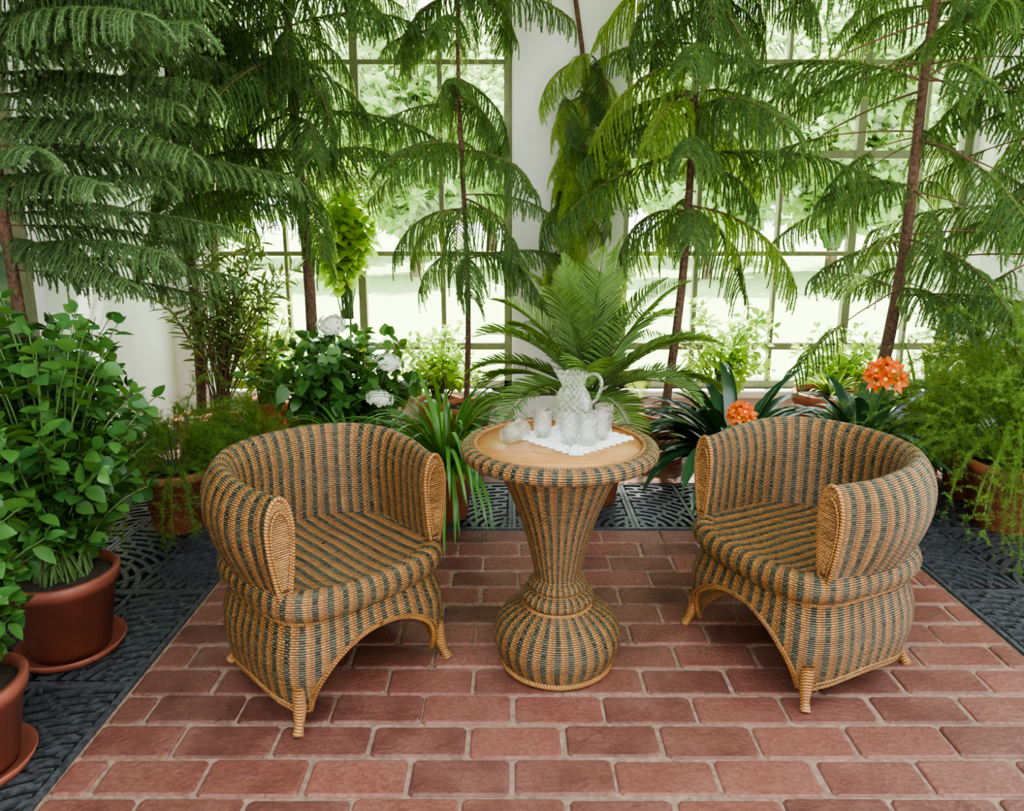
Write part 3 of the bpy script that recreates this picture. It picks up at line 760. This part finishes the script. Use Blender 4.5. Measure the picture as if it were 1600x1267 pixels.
for k in range(36):
    z=1.15+1.5*(k/36); az=random.uniform(-1.15,.9) if z>1.5 else random.uniform(-.9,.4)
    branch(e6,'A',-1.93,2.85,z,az,random.uniform(-.05,.18),random.uniform(.60,1.0)*(1 if z>1.4 else .85))
e=empty('climbing_fern',(.35,4.62,0))
mb=MB(); pts=smooth_prof([(0,-.02,.0),(.05,-.04,.7),(-.08,-.04,1.4),(.08,-.04,2.0),(0,-.04,2.7)],6); mb.tube(pts,.014,8,0); mk_obj('vine_stem',mb.mesh('vine_stem',[M_bark]),e)
for i in range(48):
    z=random.uniform(.85,2.6); az=random.uniform(-PI*.93,-PI*.07)
    branch(e,random.choice('LLLC'),.37+random.uniform(-.10,.14),4.5,z,az,random.uniform(.1,.7),random.uniform(.5,.8))
me=shrub('vine_leaves',(0,0),.22,.12,.95,1.80,34,8,.09,.07,[M_lime,M_stem],OV,(0,0,.75),.04,seed=31,droop=.7)
e=potted('climbing_vine',-1.0,4.45,.13,.25,M_terra); mk_obj('foliage',me,e)
mb=MB(); mb.tube([(0,0,.2),(.02,0,.8),(0,0,1.9)],.006,6,0); mk_obj('support_cane',mb.mesh('cane',[M_twig]),e)
for i,(x,y,rx,z0,z1,mt,sd) in enumerate([(-.45,4.4,.32,.3,.75,M_lime,41),(1.25,4.35,.34,.3,.95,M_lime,42),(1.95,4.35,.32,.3,.75,M_lime,43),(2.65,4.3,.3,.3,.8,M_oliv,44),(-1.5,4.4,.3,.3,.95,M_lime,45)]):
    e=potted('potted_window_shrub'+('' if i==0 else '.%03d'%i),x,y,.14,.26,M_terra)
    mk_obj('foliage',shrub('ws%d'%i,(0,-.03),rx,.25,z0,z1,46,6,.07,.042,[mt,M_stem],OV4,(0,0,.25),.06,seed=sd),e)
e=potted('potted_succulent',1.78,4.0,.20,.40,M_terra); mk_obj('foliage',straps('succ',40,.20,.02,1.2,[M_asp],8,.38),e)

def asparagus(name,n,L,droop,seed,h0,mat,sp=.006):
    r=np.random.default_rng(seed); mb=MB(); paths=[]
    for i in range(n):
        az=r.uniform(0,2*PI); el=r.uniform(.2,1.4); d=norm(np.array([math.cos(az)*math.cos(el),math.sin(az)*math.cos(el),math.sin(el)])); p=np.array([0,0,h0])+d*[.05,.05,0]; l=L*r.uniform(.6,1.1)
        pts=[]
        for k in range(12):
            pts.append(p.copy()); d=norm(d+np.array([0,0,-droop*r.uniform(.7,1.3)/12])*(.3+k/6)+r.normal(size=3)*.03); p=p+d*l/11
            if p[2]<.04: p[2]=.04
            if k>2:
                for q in range(4):
                    dd=norm(d*.6+r.normal(size=3)*.8); s_=.075*(1-.4*k/11)*r.uniform(.6,1.2); paths.append([p,p+dd*s_*.5+[0,0,.003],p+dd*s_])
        mb.tube(np.array(pts),np.linspace(.002,.001,12),4,1,cap=False); paths.append(pts[2:])
    needle_strip(mb,paths,.011,.0010,sp,4,r,fwd=.4)
    return mb.mesh(name,[mat,M_stem])
e=potted('potted_asparagus_fern',-1.48,3.08,.145,.27,M_terra); mk_obj('foliage',asparagus('asp1',90,.52,2.2,1,.26,M_asp),e)
e=potted('potted_asparagus_fern.001',2.20,3.10,.17,.30,M_terra); mk_obj('foliage',asparagus('asp2',190,.78,1.8,2,.30,M_asp),e)
e=potted('potted_asparagus_fern.002',2.58,3.48,.17,.5,M_terra); mk_obj('foliage',asparagus('asp3',150,.74,1.8,3,.5,M_asp),e)
e=potted('potted_leafy_shrub.001',2.62,3.03,.16,.28,M_terra); mk_obj('foliage',shrub('rs',(-.05,.0),.34,.32,.34,1.08,70,7,.075,.052,[M_hydd,M_stem],OV,(0,0,.26),.08,seed=77,ts=.25),e)
e=potted('potted_yucca',2.18,3.78,.13,.25,M_terra); mk_obj('foliage',straps('yuc',60,.5,.022,1.0,[M_oliv],9,.24),e)
e=potted('potted_bromeliad',2.24,3.46,.12,.24,M_terra); mk_obj('foliage',straps('bro',34,.34,.03,1.6,[M_palm],10,.22),e)
e=potted('potted_asparagus_fern.003',-1.22,3.5,.13,.24,M_terra); mk_obj('foliage',asparagus('asp4',60,.45,2.0,4,.24,M_asp),e)

# ---------------------------------------------------------------- outdoors
t=NT('lawn'); tc=t.n('TexCoord'); nz=t.n('TexNoise',{'Vector':tc.outputs['Object'],'Scale':.8,'Detail':6.0})
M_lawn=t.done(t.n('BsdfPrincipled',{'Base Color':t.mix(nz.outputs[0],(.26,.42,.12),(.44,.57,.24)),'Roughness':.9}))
mb=MB(); mb.add([(-60,-40,-.13),(60,-40,-.13),(60,90,-.13),(-60,90,-.13)],[(0,1,2,3)]); mk_obj('lawn',mb.mesh('lawn',[M_lawn]))
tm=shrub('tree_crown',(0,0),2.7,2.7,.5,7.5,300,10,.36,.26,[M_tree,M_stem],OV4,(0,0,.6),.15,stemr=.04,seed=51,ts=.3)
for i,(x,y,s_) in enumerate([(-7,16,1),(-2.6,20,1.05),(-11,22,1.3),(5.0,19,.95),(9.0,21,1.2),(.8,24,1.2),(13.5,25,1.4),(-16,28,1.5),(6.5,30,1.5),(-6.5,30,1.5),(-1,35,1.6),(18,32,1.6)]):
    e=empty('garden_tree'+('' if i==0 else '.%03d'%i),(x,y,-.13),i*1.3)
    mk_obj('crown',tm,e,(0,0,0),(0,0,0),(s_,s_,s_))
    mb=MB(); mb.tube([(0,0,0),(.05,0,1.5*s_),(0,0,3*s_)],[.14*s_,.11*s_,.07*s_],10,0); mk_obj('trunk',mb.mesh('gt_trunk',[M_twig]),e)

# ---------------------------------------------------------------- light
w=bpy.data.worlds.new('World'); S.world=w; w.use_nodes=True; nt=w.node_tree; nt.nodes.clear()
o=nt.nodes.new('ShaderNodeOutputWorld'); bg=nt.nodes.new('ShaderNodeBackground'); tc=nt.nodes.new('ShaderNodeTexCoord'); sx=nt.nodes.new('ShaderNodeSeparateXYZ'); cr=nt.nodes.new('ShaderNodeValToRGB')
nt.links.new(tc.outputs['Generated'],sx.inputs[0]); nt.links.new(sx.outputs[2],cr.inputs[0]); nt.links.new(cr.outputs[0],bg.inputs[0]); nt.links.new(bg.outputs[0],o.inputs[0])
cr.color_ramp.elements[0].color=(1,1,1,1); cr.color_ramp.elements[1].color=(.78,.89,1,1); bg.inputs[1].default_value=6.4
L=bpy.data.lights.new('sun','SUN'); L.energy=34; L.angle=math.radians(1.5); L.color=(1,.95,.85)
so=bpy.data.objects.new('sun',L); C.objects.link(so)
d=Vector((-.28,-1.0,-1.85)).normalized(); so.rotation_euler=d.to_track_quat('-Z','Y').to_euler(); so.location=(5,15,20)
try: S.view_settings.look='AgX - Medium High Contrast'
except Exception as ex: print(ex)

cam=bpy.data.cameras.new('camera'); co=bpy.data.objects.new('camera',cam); C.objects.link(co)
co.location=(0,0,1.34); co.rotation_euler=(math.radians(90-11.7),0,0)
cam.sensor_width=36; cam.sensor_fit='HORIZONTAL'; cam.lens=1150/1600*36; cam.shift_y=-50.5/1600; cam.clip_start=.05; cam.clip_end=300
S.camera=co
